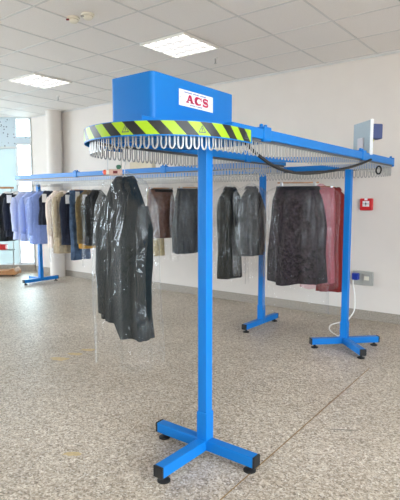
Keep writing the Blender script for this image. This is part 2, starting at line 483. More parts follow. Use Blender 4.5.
rail = thing('conveyor_track', 'bright blue square-tube overhead track running in a loop on the four stands', 'track', (AX, YC, ZC-.033))
hw, hh = .027, .030
prof = [(-hw, ZC-hh), (hw, ZC-hh), (hw, ZC+hh), (-hw, ZC+hh)]
for s_ in segs:
    pf = prof if s_ is not seg_drum else [(a, min(z, 1.913)) for a, z in prof]
    MB().sweep(s_, pf).build('track_tube', 'blue', rail, 'auto')
def clamp(x, y, rz):
    o = MB().box((x, y, ZC+.002), (.085, .07, .088), rz, .006)
    d = Vector((math.cos(rz), math.sin(rz), 0))
    for s_ in (-.025, .025): o.lathe((x+d.x*s_, y+d.y*s_, ZC+.044), [(.012, 0), (.012, .016), (.008, .02)], 10)
    o.build('joint_clamp', 'blue', rail)
clamp(XR, 2.66, PI/2); clamp(XR, 4.36, PI/2); clamp(XR-.03, YM+.14, PI/2+.35)
clamp(XL, 2.30, PI/2); clamp(XL, 3.9, PI/2); clamp(-5.95, YF, 0); clamp(LEND-RC*.97, YM-.1, PI/2); clamp(-2.75, YF, 0); clamp(-4.2, YF, 0)

# hook chain ---------------------------------------------------------------
chain = thing('hook_chain', 'endless dark chain of pale grey hanger hooks under the blue track', 'hook chain', (AX, YC, ZC-hh-.02))
cz0, cz1 = ZC-hh-.016, ZC-hh-.001
MB().sweep(loop, [(-.010, cz0), (.010, cz0), (.010, cz1), (-.010, cz1)], True).build('chain', 'chain', chain)
lens = []; L = 0
for i in range(len(loop)):
    p, q = Vector(loop[i]), Vector(loop[(i+1) % len(loop)]); lens.append((L, p, q)); L += (q-p).length
NH = round(L/.0445); pitch_h = L/NH
def at_len(s_):
    s_ %= L
    for l0, p, q in reversed(lens):
        if s_ >= l0:
            d = q-p; return p+d*((s_-l0)/max(d.length, 1e-9)), d.normalized()
def hook_mb():
    b = MB()
    b.box((0, 0, -.006), (.020, .012, .018))
    hwid = .0135; zt = -.012; zb = -.096
    pts = [(-hwid, 0, zt), (-hwid, 0, zb+.022), (-hwid*.55, 0, zb+.004), (0, 0, zb), (hwid*.55, 0, zb+.004), (hwid, 0, zb+.022), (hwid, 0, zt)]
    b.tube(pts, .003, 6, rr=[(.0026, .0055)]*7)
    b.box((0, 0, zt), (hwid*2+.006, .009, .006))
    return b
hk0 = None; hooks = []
for i in range(NH):
    p, d = at_len(i*pitch_h)
    hooks.append(((p-Vector((0, 0))).length, p, d))
order = sorted(range(NH), key=lambda i: hooks[i][0])
near = set(order[:100]); rest = MB(); z_h = ZC-hh-.004
hm = hook_mb()
corig = Vector(chain['_o'])
for i in range(NH):
    _, p, d = hooks[i]; rz = math.atan2(d.y, d.x)
    if i in near:
        if hk0 is None:
            hk0 = hm.build('hook', 'hook', None, 'auto', origin=(0, 0, 0)); o = hk0
        else:
            o = hk0.copy(); COL.objects.link(o)
        o.parent = chain
        o.location = Vector((p.x, p.y, z_h))-corig; o.rotation_euler = (0, 0, rz)
    else:
        R = Matrix.Rotation(rz, 3, 'Z'); T = Vector((p.x, p.y, z_h))
        rest.add([R@v+T for v in hm.v], hm.f)
tag(rest.build('hook', 'hook', chain, 'auto'), kind='stuff')

# stands -------------------------------------------------------------------
def stand(x, y, legs, bar, label, pz=.055, rz=0.):
    t = thing('conveyor_stand', label, 'stand', (x, y, 0), 0, 'blue stands carrying the conveyor')
    h = pz/2
    sleeve_top = .30
    MB().box((x, y, (ZC-hh+.075)/2), (pz, pz, ZC-hh-.075), rz, .004).build('post', 'blue', t)
    MB().box((x, y, .17), (pz+.010, pz+.010, .19), rz, .004).build('post_sleeve', 'blue', t)
    kb = MB()
    for z in (.17, .23): kb.lathe((x-pz/2-.004, y, z), [(.008, 0), (.008, -.018)], 8, 'X')
    kb.build('set_screw', 'steel', t)
    for ang, ln in legs:
        d = Vector((math.cos(ang), math.sin(ang), 0))
        a = Vector((x, y, .068)) + d*h*.2; e = Vector((x, y, .068)) + d*ln
        lg = MB().box((a+e)/2, ((e-a).length, .062, .062), ang, .004).build('leg', 'blue', t)
        MB().box(e+d*.006, (.014, .0635, .0635), ang, .003).build('end_cap', 'black', lg, origin=t['_o'])
        f = e-d*.036
        MB().lathe((f.x, f.y, 0), [(.036, 0), (.036, .008), (.014, .018), (.010, .038)], 18).build('levelling_foot', 'black', lg, 'auto', origin=t['_o'])
    (a, c) = bar
    a, c = Vector((*a, ZC)), Vector((*c, ZC)); d = c-a
    MB().box((a+c)/2, (d.length, .05, .05), math.atan2(d.y, d.x), .003).build('crossbar', 'blue', t)
stand(-1.696, 2.245, [(-PI/2, .405), (0, .35), (PI, .36)], ((XL+.03, 2.26), (XR-.03, 2.26)),
      'nearest blue stand, with three legs, under the drive box', .062)
stand(-1.87, 4.88, [(-PI*3/4, .355), (PI/4, .365), (-PI/4, .43)], ((XL+.03, 4.2), (XR-.035, 4.88)),
      'blue three-legged stand at the corner, beside the maroon skirt', .062)
stand(-2.98, 5.07, [(PI/2, .365), (-PI/2, .375)], ((-2.98, YF+.03), (-2.98, YB-.03)),
      'blue two-legged stand behind the plastic-covered grey jacket', .062)
xs4 = x_on_line(39.5, 5.36, 1.0)
stand(xs4, 5.36, [(PI/2, .36), (-PI/2, .36), (PI, .34)], ((xs4-.03, 5.36), (LEND-.36, 5.36)),
      'farthest blue stand, below the pale blue shirts', .062)

# drum end: hazard band ----------------------------------------------------
guard = thing('end_guard', 'curved blue guard with yellow and black hazard tape round the drum end', 'guard', (AX, YC, 1.845))
rg = R1+.030
gp = [(AX-rg, YC+.10)] + arc(AX, YC, rg, 180, 360, 48) + [(AX+rg, YC+.10), (AX+rg, YC+.20)]
z0, z1 = 1.838, 1.918
MB().sweep(gp, [(-.002, z0), (.002, z0), (.002, z1), (-.002, z1)]).build('guard_band', 'blue', guard, 'auto')
# tape ribbon with arc-length UVs
PER = .1385; TP0, TP1 = z0+.007, z1-.004
def ribbon(path, off, za, zb):
    P = [Vector(p) for p in path]; me = bpy.data.meshes.new('hazard_tape'); vs = []; us = []; fs = []; l = 0
    for i, p in enumerate(P):
        t = (P[min(i+1, len(P)-1)]-P[max(i-1, 0)]).normalized(); o = Vector((t.y, -t.x))
        if i: l += (p-P[i-1]).length
        q = p+o*off
        vs += [Vector((q.x, q.y, za)), Vector((q.x, q.y, zb))]; us.append(l)
    for i in range(len(P)-1): fs.append((2*i, 2*i+2, 2*i+3, 2*i+1))
    o0 = Vector(guard['_o'])
    me.from_pydata([v-o0 for v in vs], [], fs)
    uv = me.uv_layers.new(name='UVMap')
    for pl in me.polygons:
        for li in pl.loop_indices:
            vi = me.loops[li].vertex_index
            uv.data[li].uv = ((us[vi//2]+PHASE)/PER, (vs[vi].z-za)/PER*.95)
    me.materials.append(M['hazard']); me.shade_smooth()
    o = bpy.data.objects.new('hazard_tape', me); COL.objects.link(o); o.parent = guard
    return us
PHASE = .057
ribbon([(AX-rg, YC+.04)]+gp[1:-1]+[(AX+rg, YC+.185)], .0032, TP0, TP1)
def on_guard(a, z, off=.0045):
    a = math.radians(a); return Vector((AX+(rg+off)*math.cos(a), YC+(rg+off)*math.sin(a), z)), Vector((-math.sin(a), math.cos(a), 0))
def warn(c, t):
    b = MB(); n = Vector((t.y, -t.x, 0)); s_ = .023
    tri = [(-1, -.75), (1, -.75), (0, 1.0)]
    def pt(u, v): return c + t*u*s_ + Vector((0, 0, v*s_))
    for k in range(3):
        p, q = tri[k], tri[(k+1) % 3]; i0 = (p[0]*.68, p[1]*.68-.02); i1 = (q[0]*.68, q[1]*.68-.02)
        b.add([pt(*p), pt(*q), pt(*i1), pt(*i0)], [(0, 1, 2, 3)])
    b.add([pt(-.12, .35), pt(.12, .35), pt(.12, -.38), pt(-.12, -.38)], [(0, 1, 2, 3)])
    b.build('warning_symbol', 'chain', guard)
WARN = [on_guard(286, (TP0+TP1)/2-.004), on_guard(334, (TP0+TP1)/2-.004),
        (Vector((AX+rg+.0045, YC+.135, (TP0+TP1)/2-.004)), Vector((0, 1, 0)))]
for c, t in WARN: warn(c, t)

# drive housing ------------------------------------------------------------
house = thing('drive_housing', 'large bright blue sheet-metal box on top of the drum end with a sign plate', 'drive housing', (AX, 2.4, 1.93))
def rrect(x0, x1, y0, y1, r, n=6):
    P = []
    for cx_, cy_, a in ((x1-r, y1-r, 0), (x0+r, y1-r, 90), (x0+r, y0+r, 180), (x1-r, y0+r, 270)):
        P += arc(cx_, cy_, r, a, a+90, n)
    return P
HX0, HX1, HY0, HY1 = -2.205, -1.871, 2.0, 2.79
MB().prism(rrect(HX0, HX1, HY0, HY1, .03), 1.911, 2.207).build('cover', 'blue', house, 'auto')
MB().prism([(AX-.36, 1.97), (AX+.36, 1.97), (AX+.38, 2.16), (AX+.38, 2.95), (AX-.38, 2.95), (AX-.38, 2.16)], 1.892, 1.910).build('base_plate', 'blue', house)
MB().span((HX1+.003, 1.90, 1.912), (HX1+.018, 2.72, 1.955), .002).build('side_plate', 'blue', house)
sp = MB().span((HX1+.0005, 2.222, 2.0585), (HX1+.004, 2.549, 2.151)).build('sign_plate', 'signwhite', house)
sx = HX1+.0045
def flat(mb, pts):   # polygon in the sign plane (u along +Y from the left edge, v up)
    vs = [(sx, 2.222+u, 2.0585+v) for u, v in pts]; mb.add(vs, [tuple(range(len(vs)))])
rb = MB()
for k, u in enumerate((.012, .308)): rb.lathe((sx, 2.222+u, 2.0585+.046), [(.004, -.001), (.004, .002), (.002, .003)], 8, 'X')
rb.build('rivet', 'steel', sp, origin=house['_o'])
# the three big serif letters as polygons
def quad(mb, a, b_, c, d): flat(mb, [a, b_, c, d])
lt = MB(); v0, v1 = .022, .069
def letterA(u):
    w_ = .078
    quad(lt, (u+.006, v0), (u+.020, v0), (u+.042, v1), (u+.028, v1))
    quad(lt, (u+.048, v0), (u+.072, v0), (u+.050, v1), (u+.028, v1))
    quad(lt, (u+.016, v0+.013), (u+.060, v0+.013), (u+.056, v0+.021), (u+.020, v0+.021))
    quad(lt, (u-.002, v0), (u+.028, v0), (u+.028, v0+.007), (u-.002, v0+.007))
    quad(lt, (u+.042, v0), (u+.080, v0), (u+.080, v0+.007), (u+.042, v0+.007))
def stroke(pts, ws):
    for (p, q, wa, wb) in zip(pts[:-1], pts[1:], ws[:-1], ws[1:]):
        p_, q_ = Vector(p), Vector(q); d = (q_-p_).normalized(); n = Vector((-d.y, d.x))
        p_ -= d*.001; q_ += d*.001
        quad(lt, tuple(p_+n*wa), tuple(p_-n*wa), tuple(q_-n*wb), tuple(q_+n*wb))
def letterC(u):
    cx_, cy_ = u+.040, (v0+v1)/2; P = []; W = []
    for i in range(19):
        a = math.radians(45+270*i/18); P.append((cx_+.030*math.cos(a), cy_+.0195*math.sin(a))); W.append(.0045+.0085*max(0, -math.cos(a)))
    stroke(P, W)
    quad(lt, (u+.060, v1-.022), (u+.069, v1-.022), (u+.069, v1+.001), (u+.063, v1+.001))
def letterS(u):
    cx_ = u+.034; P = []; W = []; cy1, cy2 = v0+.0345, v0+.0135
    for i in range(13):
        a = math.radians(30+240*i/12); P.append((cx_+.023*math.cos(a), cy1+.0105*math.sin(a))); W.append(.0058)
    for i in range(13):
        a = math.radians(90-240*i/12); P.append((cx_+.025*math.cos(a), cy2+.0105*math.sin(a))); W.append(.0058)
    W[10:16] = [.0085]*6
    stroke(P, W)
    quad(lt, (u+.053, v1-.016), (u+.060, v1-.016), (u+.060, v1+.001), (u+.055, v1+.001))
    quad(lt, (u+.006, v0-.001), (u+.011, v0-.001), (u+.013, v0+.016), (u+.006, v0+.016))
letterA(.060); letterC(.142); letterS(.216)
tag(lt.build('lettering', 'magenta', sp, origin=house['_o']), label='large red serif letters')
sm = MB()
rnd = random.Random(3)
u = .046
for n in (9, 8, 7):                        # fine blue line of print above, too small to read in the photo
    for _ in range(n):
        w_ = rnd.choice((.005, .006, .0065)); quad(sm, (u, .0765), (u+w_, .0765), (u+w_, .0835), (u, .0835)); u += w_+.0022
    u += .007
u = .098
for n in (7, 1, 6):
    for _ in range(n):
        w_ = rnd.choice((.005, .006)); quad(sm, (u, .0085), (u+w_, .0085), (u+w_, .0150), (u, .0150)); u += w_+.0022
    u += .006
tag(sm.build('small_print', 'signblue', sp, origin=house['_o']), label='fine blue print')

# control panel on the corner -----------------------------------------------
pd = Vector((-.743, .669, 0)); pn = Vector((.669, .743, 0)); pr = math.atan2(pd.y, pd.x)
pc = Vector((XR+.03, 4.52, 0))
cp = thing('control_panel', 'upright grey panel plate on the blue track above the fire alarm button', 'control panel', (pc.x, pc.y, 1.93))
ctr = pc+pd*.16
MB().box(ctr+Vector((0, 0, 2.085)), (.32, .012, .31), pr).build('panel_plate', 'panel', cp)
MB().box(pc+pd*-.004+Vector((0, 0, 2.085)), (.010, .026, .315), pr).build('edge_flange', 'panel_edge', cp)
MB().box(pc+pd*.17-pn*.012+Vector((0, 0, 2.015)), (.10, .014, .16), pr, .003).build('slot_cover', 'panel_cover', cp)
MB().box(pc+pd*.06+pn*.065+Vector((0, 0, 2.14)), (.09, .112, .135), pr, .008).build('junction_box', 'dkblue', cp)
b = MB()
for k, dx in enumerate((.0, .012)):
    b.tube([pc+pd*.05+pn*(.045+dx)+Vector((0, 0, 2.075)), pc+pd*.04+pn*(.02+dx)+Vector((0, 0, 2.03)), pc+pd*.03+pn*(.022+dx)+Vector((0, 0, 1.98)), pc+pd*.02+pn*(.012)+Vector((0, 0, 1.935))], .0045, 6)
b.build('earth_wire', 'yellowgreen', cp, True)

# black power cable sagging along the short arm ------------------------------
def smooth_path(P, n=8):
    P = [Vector(p) for p in P]; out = []
    for i in range(len(P)-1):
        p0, p1, p2, p3 = P[max(i-1, 0)], P[i], P[i+1], P[min(i+2, len(P)-1)]
        for k in range(n):
            t = k/n
            out.append(.5*((2*p1)+(p2-p0)*t+(2*p0-5*p1+4*p2-p3)*t*t+(3*p1-p0-3*p2+p3)*t**3))
    out.append(P[-1]); return out
def px_on(px, py, X):
    d = fw + rt*(px-200)/F + up*(250-py)/F
    t = X/d.x; return Vector((X, d.y*t, H+d.z*t))
cb = [px_on(244, 141, XR-.05), px_on(252, 149.5, XR-.045), px_on(260, 156.5, XR+.0), px_on(272, 165, XR+.03), px_on(285, 170.5, XR+.03), px_on(300, 173.3, XR+.03),
      px_on(320, 172.5, XR+.03), px_on(345, 168.5, XR+.03), px_on(362, 163.5, XR+.03), px_on(371, 159.5, XR+.03)]
tag(MB().tube(smooth_path(cb), .0105, 8).build('power_cable', 'black', None, True, origin=cb[-1]),
    'thick black cable sagging from the hazard guard to the panel corner', 'cable')
rc = Vector((XR+.035, 4.74, 1.80))
b = MB().tube([rc+Vector((-.036*math.cos(2*PI*i/24)*.8, .036*math.cos(2*PI*i/24)*.5, .036*math.sin(2*PI*i/24))) for i in range(24)], .0075, 8, True)
tag(b.build('cable_loop', 'black', None, True, origin=rc), 'small black ring of coiled cable hanging under the track by the panel', 'cable')

# pendant control hanging from the drum's far lane ----------------------------
def px_on_d(px, py, dist):
    d = fw + rt*(px-200)/F + up*(250-py)/F
    return Vector((0, 0, H)) + d*dist
pp = px_on_d(112.5, 172.3, 3.33)
pt_ = thing('pendant_control', 'pinkish push-button control with an orange button hanging left of the dark coat', 'control', tuple(pp))
MB().box(pp+rt*.022, (.088, .035, .040), yaw, .005).build('casing', 'beige', pt_)
MB().box(pp+rt*.022-Vector((fw.x, fw.y, 0))*.019, (.03, .003, .018), yaw).build('button_plate', 'darkred', pt_)
MB().box(pp-rt*.036, (.03, .028, .030), yaw, .004).build('button_collar', 'cream', pt_)
q = pp-rt*.050; MB().lathe((q.x, q.y, q.z), [(.012, 0), (.019, 0.0), (.019, .004)], 12).box(q, (.024, .032, .034), yaw, .008).build('stop_button', 'button_red', pt_)
q = pp+rt*.042+Vector((0, 0, .034)); MB().lathe((q.x, q.y, q.z), [(.008, -.016), (.012, -.01), (.018, 0), (.018, .010), (.008, .016)], 12).build('green_knob', 'green', pt_, True)
q = pp-rt*.032
MB().tube([q+Vector((0, 0, .012)), Vector((q.x, q.y, ZC-.01))], .0022, 6).build('suspension_wire', 'steel', pt_)
q = pp+rt*.06
MB().tube([q+Vector((0, 0, .0)), q+Vector((.0, 0, .05)), Vector((q.x, q.y, ZC-.01))], .003, 6).build('cord', 'greybox', pt_)

# beige box resting on the rear rail -------------------------------------------
bx0, bx1 = x_on_line(131.5, YF, 1.97), x_on_line(154, YF, 1.97)
bt = thing('cardboard_box', 'long flat beige box lying on the rear rail behind the drum hooks', 'box', ((bx0+bx1)/2, YF, ZC+hh))
MB().box(((bx0+bx1)/2, YF, ZC+hh+.0405), (bx1-bx0, .07, .078), 0, .003).build('box_body', 'card', bt)
MB().box(((bx0+bx1)/2, YF, ZC+hh+.084), (bx1-bx0+.006, .076, .008), 0, .002).build('box_lid', 'card', bt)

# wall fittings -------------------------------------------------------------
fa = thing('fire_alarm_button', 'red square fire alarm call point on the right part of the wall', 'fire alarm', (-2.13, WY, 1.47))
MB().span((-2.21, WY-.045, 1.395), (-2.05, WY-.0005, 1.545), .012).build('casing', 'red', fa)
MB().span((-2.172, WY-.049, 1.443), (-2.088, WY-.0445, 1.512)).build('push_plate', 'signwhite', fa)
b = MB().lathe((-2.13, WY-.049, 1.477), [(.011, 0), (.011, -.002)], 14, 'Y')
b.span((-2.168, WY-.0506, 1.4745), (-2.145, WY-.049, 1.4795)).span((-2.115, WY-.0506, 1.4745), (-2.092, WY-.049, 1.4795))
b.span((-2.1325, WY-.0506, 1.490), (-2.1275, WY-.049, 1.505)).span((-2.1325, WY-.0506, 1.449), (-2.1275, WY-.049, 1.464))
b.build('push_symbol', 'black', fa)
MB().span((-2.148, WY-.049, 1.522), (-2.112, WY-.0445, 1.548)).build('house_symbol', 'signwhite', fa)

so = thing('socket_outlet', 'grey double wall socket below the fire alarm', 'socket', (-2.14, WY, .53))
MB().span((-2.275, WY-.05, .445), (-2.015, WY-.0005, .625), .008).build('casing', 'greybox', so)
MB().span((-2.135, WY-.062, .475), (-2.035, WY-.0495, .60), .006).build('flap', 'greybox', so)
b = MB().box((-2.085, WY-.063, .54), (.06, .006, .05), 0, .002); b.build('socket_face', 'cream', so)
pl = thing('power_plug', 'blue plug with a white cable, in the grey wall socket', 'plug', (-2.215, WY-.05, .56))
MB().span((-2.258, WY-.125, .515), (-2.175, WY-.0505, .602), .012).build('plug_body', 'plug', pl)
fl = [on_floor(352.5, 322), on_floor(345, 322.5), on_floor(337.5, 323.5), on_floor(330.5, 326), on_floor(330, 331), on_floor(338, 336.5)]
wp = [(-2.235, WY-.12, .515), (-2.232, WY-.12, .45), (-2.215, WY-.10, .30)] + [(-2.21, WY-.12, .12)] + [(-2.24, WY-.28, .012)] + [(x, y, .009) for x, y in fl[1:]] + [(-1.90, 4.925, .16), (-1.905, 4.92, .30)]
MB().tube(smooth_path(wp), .0085, 8).build('cable', 'white', pl, True)

# ------------------------------------------------------------------ garments
Z_HOOK = ZC-hh-.098       # a hanger's hook rests here
def sup(a, n=2.6):
    c, s_ = math.cos(a), math.sin(a)
    return math.copysign(abs(c)**(2/n), c), math.copysign(abs(s_)**(2/n), s_)

def loft(keys, seed, amp=.012, kf=7, n=64, m=40, hem=0., crease=0., mb=None, x0=0., skew=None):
    """keys: (z, half width, half depth). Folds deepen towards the hem."""
    r = random.Random(seed); ph = [r.uniform(0, 6.3) for _ in range(6)]
    zt, zb = keys[0][0], keys[-1][0]; rows = []
    for j in range(m+1):
        f = j/m
        f = f**1.35
        z = zt+(zb-zt)*f
        for (za, wa, da), (zc, wc, dc) in zip(keys[:-1], keys[1:]):
            if z <= za+1e-9 and z >= zc-1e-9:
                t = (za-z)/max(za-zc, 1e-9); t_ = t
                w_ = wa+(wc-wa)*t_; d_ = da+(dc-da)*t_; break
        row = []
        for i in range(n):
            a = 2*PI*i/n; cx_, cy_ = sup(a)
            fold = math.sin(kf*a+ph[0]+1.2*f)+.6*math.sin((kf*2-1)*a+ph[1]-1.5*f)+.35*math.sin((kf*3+1)*a+ph[2])
            g = amp*fold*(f**.8)
            x = (w_+g*.55)*cx_; y = (d_+g)*cy_
            zz = z + hem*math.sin(2*a+ph[3])*f*f + crease*math.sin(5*a+ph[4])*f**4
            x += .006*math.sin(9*f+ph[5])
            if skew: zz += skew(x, f)
            row.append((x+x0, y, zz))
        rows.append(row)
    return (mb or MB()).rings(rows)

def shoulders(w, d, L, top=-.115, flare=1.06, waist=.94, slope=0.):
    """half-width profile of a jacket hung on a hanger; the neck is left open"""
    return [(top, .055, .045), (top-.012, .075*1, .055), (top-.03, w*.55, d*.62), (top-.055-slope*.6, w*.84, d*.78), (top-.085-slope, w, d*.92),
            (top-.20-slope, w*.99, d), (top-L*.5, w*waist, d*1.02), (top-L, w*flare, d*1.12)]

HANGERS = []
def hanger(parent_loc, rz, kind='coat', width=.34, drop=.03, label=None, group=None, hook_len=.10):
    name = 'clip_hanger' if kind == 'clip' else 'wire_hanger'
    t = thing(name, label, 'hanger', parent_loc, rz, group, local=True)
    z0 = -hook_len
    hk = [(-.012, 0, -.010), (-.010, 0, .000), (.0, 0, .006), (.010, 0, .0), (.011, 0, -.014), (.002, 0, -.034), (0, 0, -.05), (0, 0, z0)]
    MB().tube(smooth_path(hk, 4), .0022, 6).build('hook', 'steel', t, True)
    if kind == 'clip':
        MB().tube([(-width/2, 0, z0-.004), (width/2, 0, z0-.004)], .007, 8).build('bar', 'wood', t, True)
        for s_ in (-1, 1):
            MB().box((s_*width*.40, 0, z0-.022), (.03, .020, .05), 0, .003).build('clip', 'steel', t)
    else:
        arms = [(-width/2, 0, z0-.075-drop), (-width*.3, 0, z0-.035-drop*.55), (0, 0, z0), (width*.3, 0, z0-.035-drop*.55), (width/2, 0, z0-.075-drop)]
        MB().tube(smooth_path(arms, 4), .003, 6).tube([(-width/2, 0, z0-.075-drop), (width/2, 0, z0-.075-drop)], .0025, 6).build('shoulder_arms', 'steel', t, True)
    return t

FAB = {}
def fab(name, rgb, **k):
    if name not in FAB: FAB[name] = fabric(name, rgb, **k)
    return FAB[name]

def sleeve_mb(side, w, L, top, r, seed, bend=.02, lift=0):
    rd = random.Random(seed); P = []; R = []
    for i in range(11):
        f = i/10
        P.append((side*(w*.93+.03*min(1, f*3)-.012*f), -.01-bend*math.sin(f*2.2), top-.06-L*f))
        q = r*(1.05-.30*f)*(.55+.45*min(1, f*5))*(1+.06*math.sin(f*17+seed))
        R.append((q, q*1.15))
    return MB().tube(P, r, 14, rr=R)

def jacket(name, label, cat, loc, rz, w, d, L, mat, seed, sleeves=.6, collar=None, placket=None, buttons=None, tagcol=None, cuff=None,
           amp=.012, kf=6, flare=1.06, hem=.0, skew=None, group=None, lapel=None, sr=.05, tagpos=(.05, -.22), slope=.035):
    t = thing(name, label, cat, loc, rz, group, local=True); top = -.115
    loft(shoulders(w, d, L, top, flare, slope=slope), seed, amp, kf, hem=hem, skew=skew).build('body', mat, t, True)
    if sleeves:
        for s_ in (-1, 1):
            sl = sleeve_mb(s_, w, sleeves, top-slope*.9, sr, seed+s_).build('sleeve', mat, t, True)
            if cuff:
                e = Vector((s_*(w*.93+.03-.012), -.01-.02*math.sin(2.2), top-.06-sleeves))
                MB().lathe(e, [(sr*.80, .05), (sr*.84, .045), (sr*.84, -.004), (sr*.70, -.006)], 14).build('cuff', cuff, sl, True)
    cm = collar or mat
    b = MB(); rows = []
    for j, (zz, k) in enumerate(((top-.028, 1.55), (top+.002, 1.22), (top+.012, 1.05), (top+.004, .96))):
        rows.append([(.062*k*math.cos(2*PI*i/20), .050*k*math.sin(2*PI*i/20), zz-.012*max(0, -math.sin(2*PI*i/20))) for i in range(20)])
    b.rings(rows).build('collar', cm, t, True)
    yf = lambda z: -(d*1.0+.006)
    if lapel:
        for s_ in (-1, 1):
            pts = [(s_*.012, -d*.98-.006, top-L*.42), (s_*.055, -d*.72-.012, top-.05), (s_*.095, -d*.80-.010, top-.11), (s_*.085, -d*.95-.010, top-.17), (s_*.03, -d*1.0-.010, top-L*.36)]
            b = MB().add(pts+[(x, y+.006, z) for x, y, z in pts], [(0, 1, 2, 3, 4), (9, 8, 7, 6, 5)]+[(i, (i+1) % 5, 5+(i+1) % 5, 5+i) for i in range(5)])
            b.build('lapel', lapel, t)
    if placket:
        b = MB()
        for k in range(12):
            z = top-.05-(L-.08)*k/12; z2 = top-.05-(L-.08)*(k+1)/12
            dy = d*(.86 if k == 0 else 1.02)+.012+amp*.7
            b.span((-.014, -dy-.004, z2), (.014, -dy, z))
        b.build('placket', placket, t)
        if buttons:
            for k in range(6):
                z = top-.10-(L-.2)*k/6
                MB().lathe((0, -d*1.02-.017-amp*.7, z), [(.006, 0), (.006, -.003)], 10, 'Y').build('button', buttons, t)
    if tagcol:
        x, z = tagpos
        MB().box((x, -d*1.04-.024-amp, z), (.085, .002, .13), .1).build('paper_tag', tagcol, t)
    return t

def skirt(label, loc, rz, w0, w1, d, L, mat, seed, amp=.014, kf=9, cat='skirt', name='skirt', band=None, hem=0., top=-.12, crease=0., group=None):
    t = thing(name, label, cat, loc, rz, group, local=True)
    loft([(top, w0, d*.55), (top-.04, w0*1.02, d*.6), (top-L*.14, w0+(w1-w0)*.5, d*.75), (top-L*.4, w0+(w1-w0)*.85, d*.95), (top-L, w1, d)], seed, amp, kf, n=88, hem=hem, crease=crease).build('skirt_panel', mat, t, True)
    loft([(top+.004, w0*1.01, d*.58), (top-.035, w0*1.03, d*.62)], seed, 0, 3, m=2).build('waistband', band or mat, t, True)
    return t

def sheath(label, loc, rz, w, d, L, seed, mat='film', amp=.016, kf=5, top=-.07, group='clear plastic garment covers', shoulder=.11):
    t_keys = [(top, .018, .016), (top-.03, w*.28, d*.42), (top-.06, w*.60, d*.7), (top-shoulder, w*.97, d*.95), (top-L*.35, w, d), (top-L*.7, w*.98, d*1.0), (top-L, w*1.0, d*.96)]
    d += .035; t_keys = [(top, .018, .016), (top-.03, w*.28, d*.42), (top-.06, w*.60, d*.7), (top-shoulder, w*.97, d*.95), (top-L*.35, w, d), (top-L*.7, w*.98, d*1.0), (top-L, w*1.0, d*.96)]
    o = loft(t_keys, seed, amp, kf, n=56, m=36, crease=.008).build('garment_cover', mat, None, True, origin=(0, 0, 0))
    o.location = loc; o.rotation_euler = (0, 0, rz)
    return tag(o, label, 'plastic cover', group)

def spot(px, Y=YF): return Vector((x_on_line(px, Y), Y, Z_HOOK))
Q = PI/2
HG = 'hangers on the conveyor hooks'

f_navy = fab('navy_wool', (40, 44, 58)); f_dark = fab('charcoal_wool', (46, 48, 52)); f_coat = fab('green_black_wool', (24, 32, 35))
f_lblue = fab('pale_blue_cotton', (196, 206, 238), noise=.06); f_blue = fab('blue_cotton', (136, 160, 226), noise=.08)
f_khaki = fab('khaki_quilt', (178, 162, 136)); f_pale = fab('pinkish_white_cloth', (226, 212, 202), noise=.06)
f_jean = fab('denim', (72, 92, 120), noise=.4, nscale=14); f_olive = fab('olive_brown_cloth', (102, 88, 62)); f_ochre = fab('ochre_lining', (176, 132, 52))
f_brown = fab('brown_cloth', (92, 68, 60)); f_tan = fab('tan_cloth', (196, 180, 140)); f_grey = fab('dark_grey_cloth', (54, 56, 58))
f_olivedk = fab('dark_olive_cloth', (40, 40, 36)); f_black = fab('black_cloth', (22, 22, 24)); f_silver = fab('silver_grey_cloth', (70, 72, 74))
f_paper = plain('white_paper', (240, 240, 238), .8)
f_maroon = fab('maroon_cloth', (116, 40, 38)); f_pink = fab('pinkish_cloth', (158, 112, 118), noise=.1)
f_patt = fab('patterned_black_cloth', (40, 33, 38), noise=.85, nscale=38)
f_white = fab('white_cotton', (232, 234, 238), noise=.04)

# --- main coat on the drum's far lane
mc = px_on(124.5, 160, XL); mc.z = Z_HOOK
mrz = .05
hanger(mc, mrz, 'coat', .33, drop=.13, label='wire hanger holding the long dark coat below the drum', group=HG, hook_len=.10)
jacket('long_coat', 'long dark green-black coat under clear plastic, nearest garment below the drum', 'coat', mc, mrz, .185, .075, 1.10, f_coat, 11,
       sleeves=.76, amp=.022, kf=5, flare=1.12, lapel=f_coat, sr=.055, slope=.15,
       skew=lambda x, f: (.10*f*max(0., min(1., .5-x*14))))
sheath('long clear plastic cover over the dark coat below the drum', mc, mrz, .245, .115, 1.34, 5, 'film_heavy', .026, 4, shoulder=.24)

# --- far row, from the window end to the corner
def hang(px, Y=YF, **k): return spot(px, Y)
p = spot(16.5); hanger(p, Q-.15, label='wire hanger of the navy jacket at the end of the far row', group=HG)
jacket('jacket', 'navy jacket with a white paper collar at the window end of the conveyor', 'jacket', p, Q-.15, .19, .08, .74, f_navy, 21, .55, collar=f_paper, tagcol=f_paper, tagpos=(-.18, -.23), lapel=f_navy)
p = spot(23.5); hanger(p, Q-.05, label='wire hanger of the pale striped shirt next to the navy jacket', group=HG)
jacket('shirt', 'very pale blue shirt between the navy jacket and the bluer shirts', 'shirt', p, Q-.05, .19, .075, .78, f_lblue, 22, .55, placket=f_white, cuff=f_lblue, amp=.010)
p = spot(31.5); hanger(p, Q, label='wire hanger of the middle pale blue shirt', group=HG)
jacket('shirt', 'light blue buttoned shirt in the middle of the three blue shirts', 'shirt', p, Q, .195, .08, .80, fab('mid_blue_cotton', (164, 182, 232), noise=.07), 23, .58, placket=fab('mid_blue_cotton', (164, 182, 232)), buttons=f_white, amp=.010)
p = spot(41); hanger(p, Q-.1, label='wire hanger of the bluest shirt', group=HG)
jacket('shirt', 'strongest blue shirt, next to the khaki jacket side of the shirts', 'shirt', p, Q-.1, .205, .085, .83, f_blue, 24, .60, placket=f_blue, amp=.012, tagcol=None)
sheath('clear plastic cover over the blue shirts near the farthest stand', p, Q-.1, .27, .13, 1.02, 8)
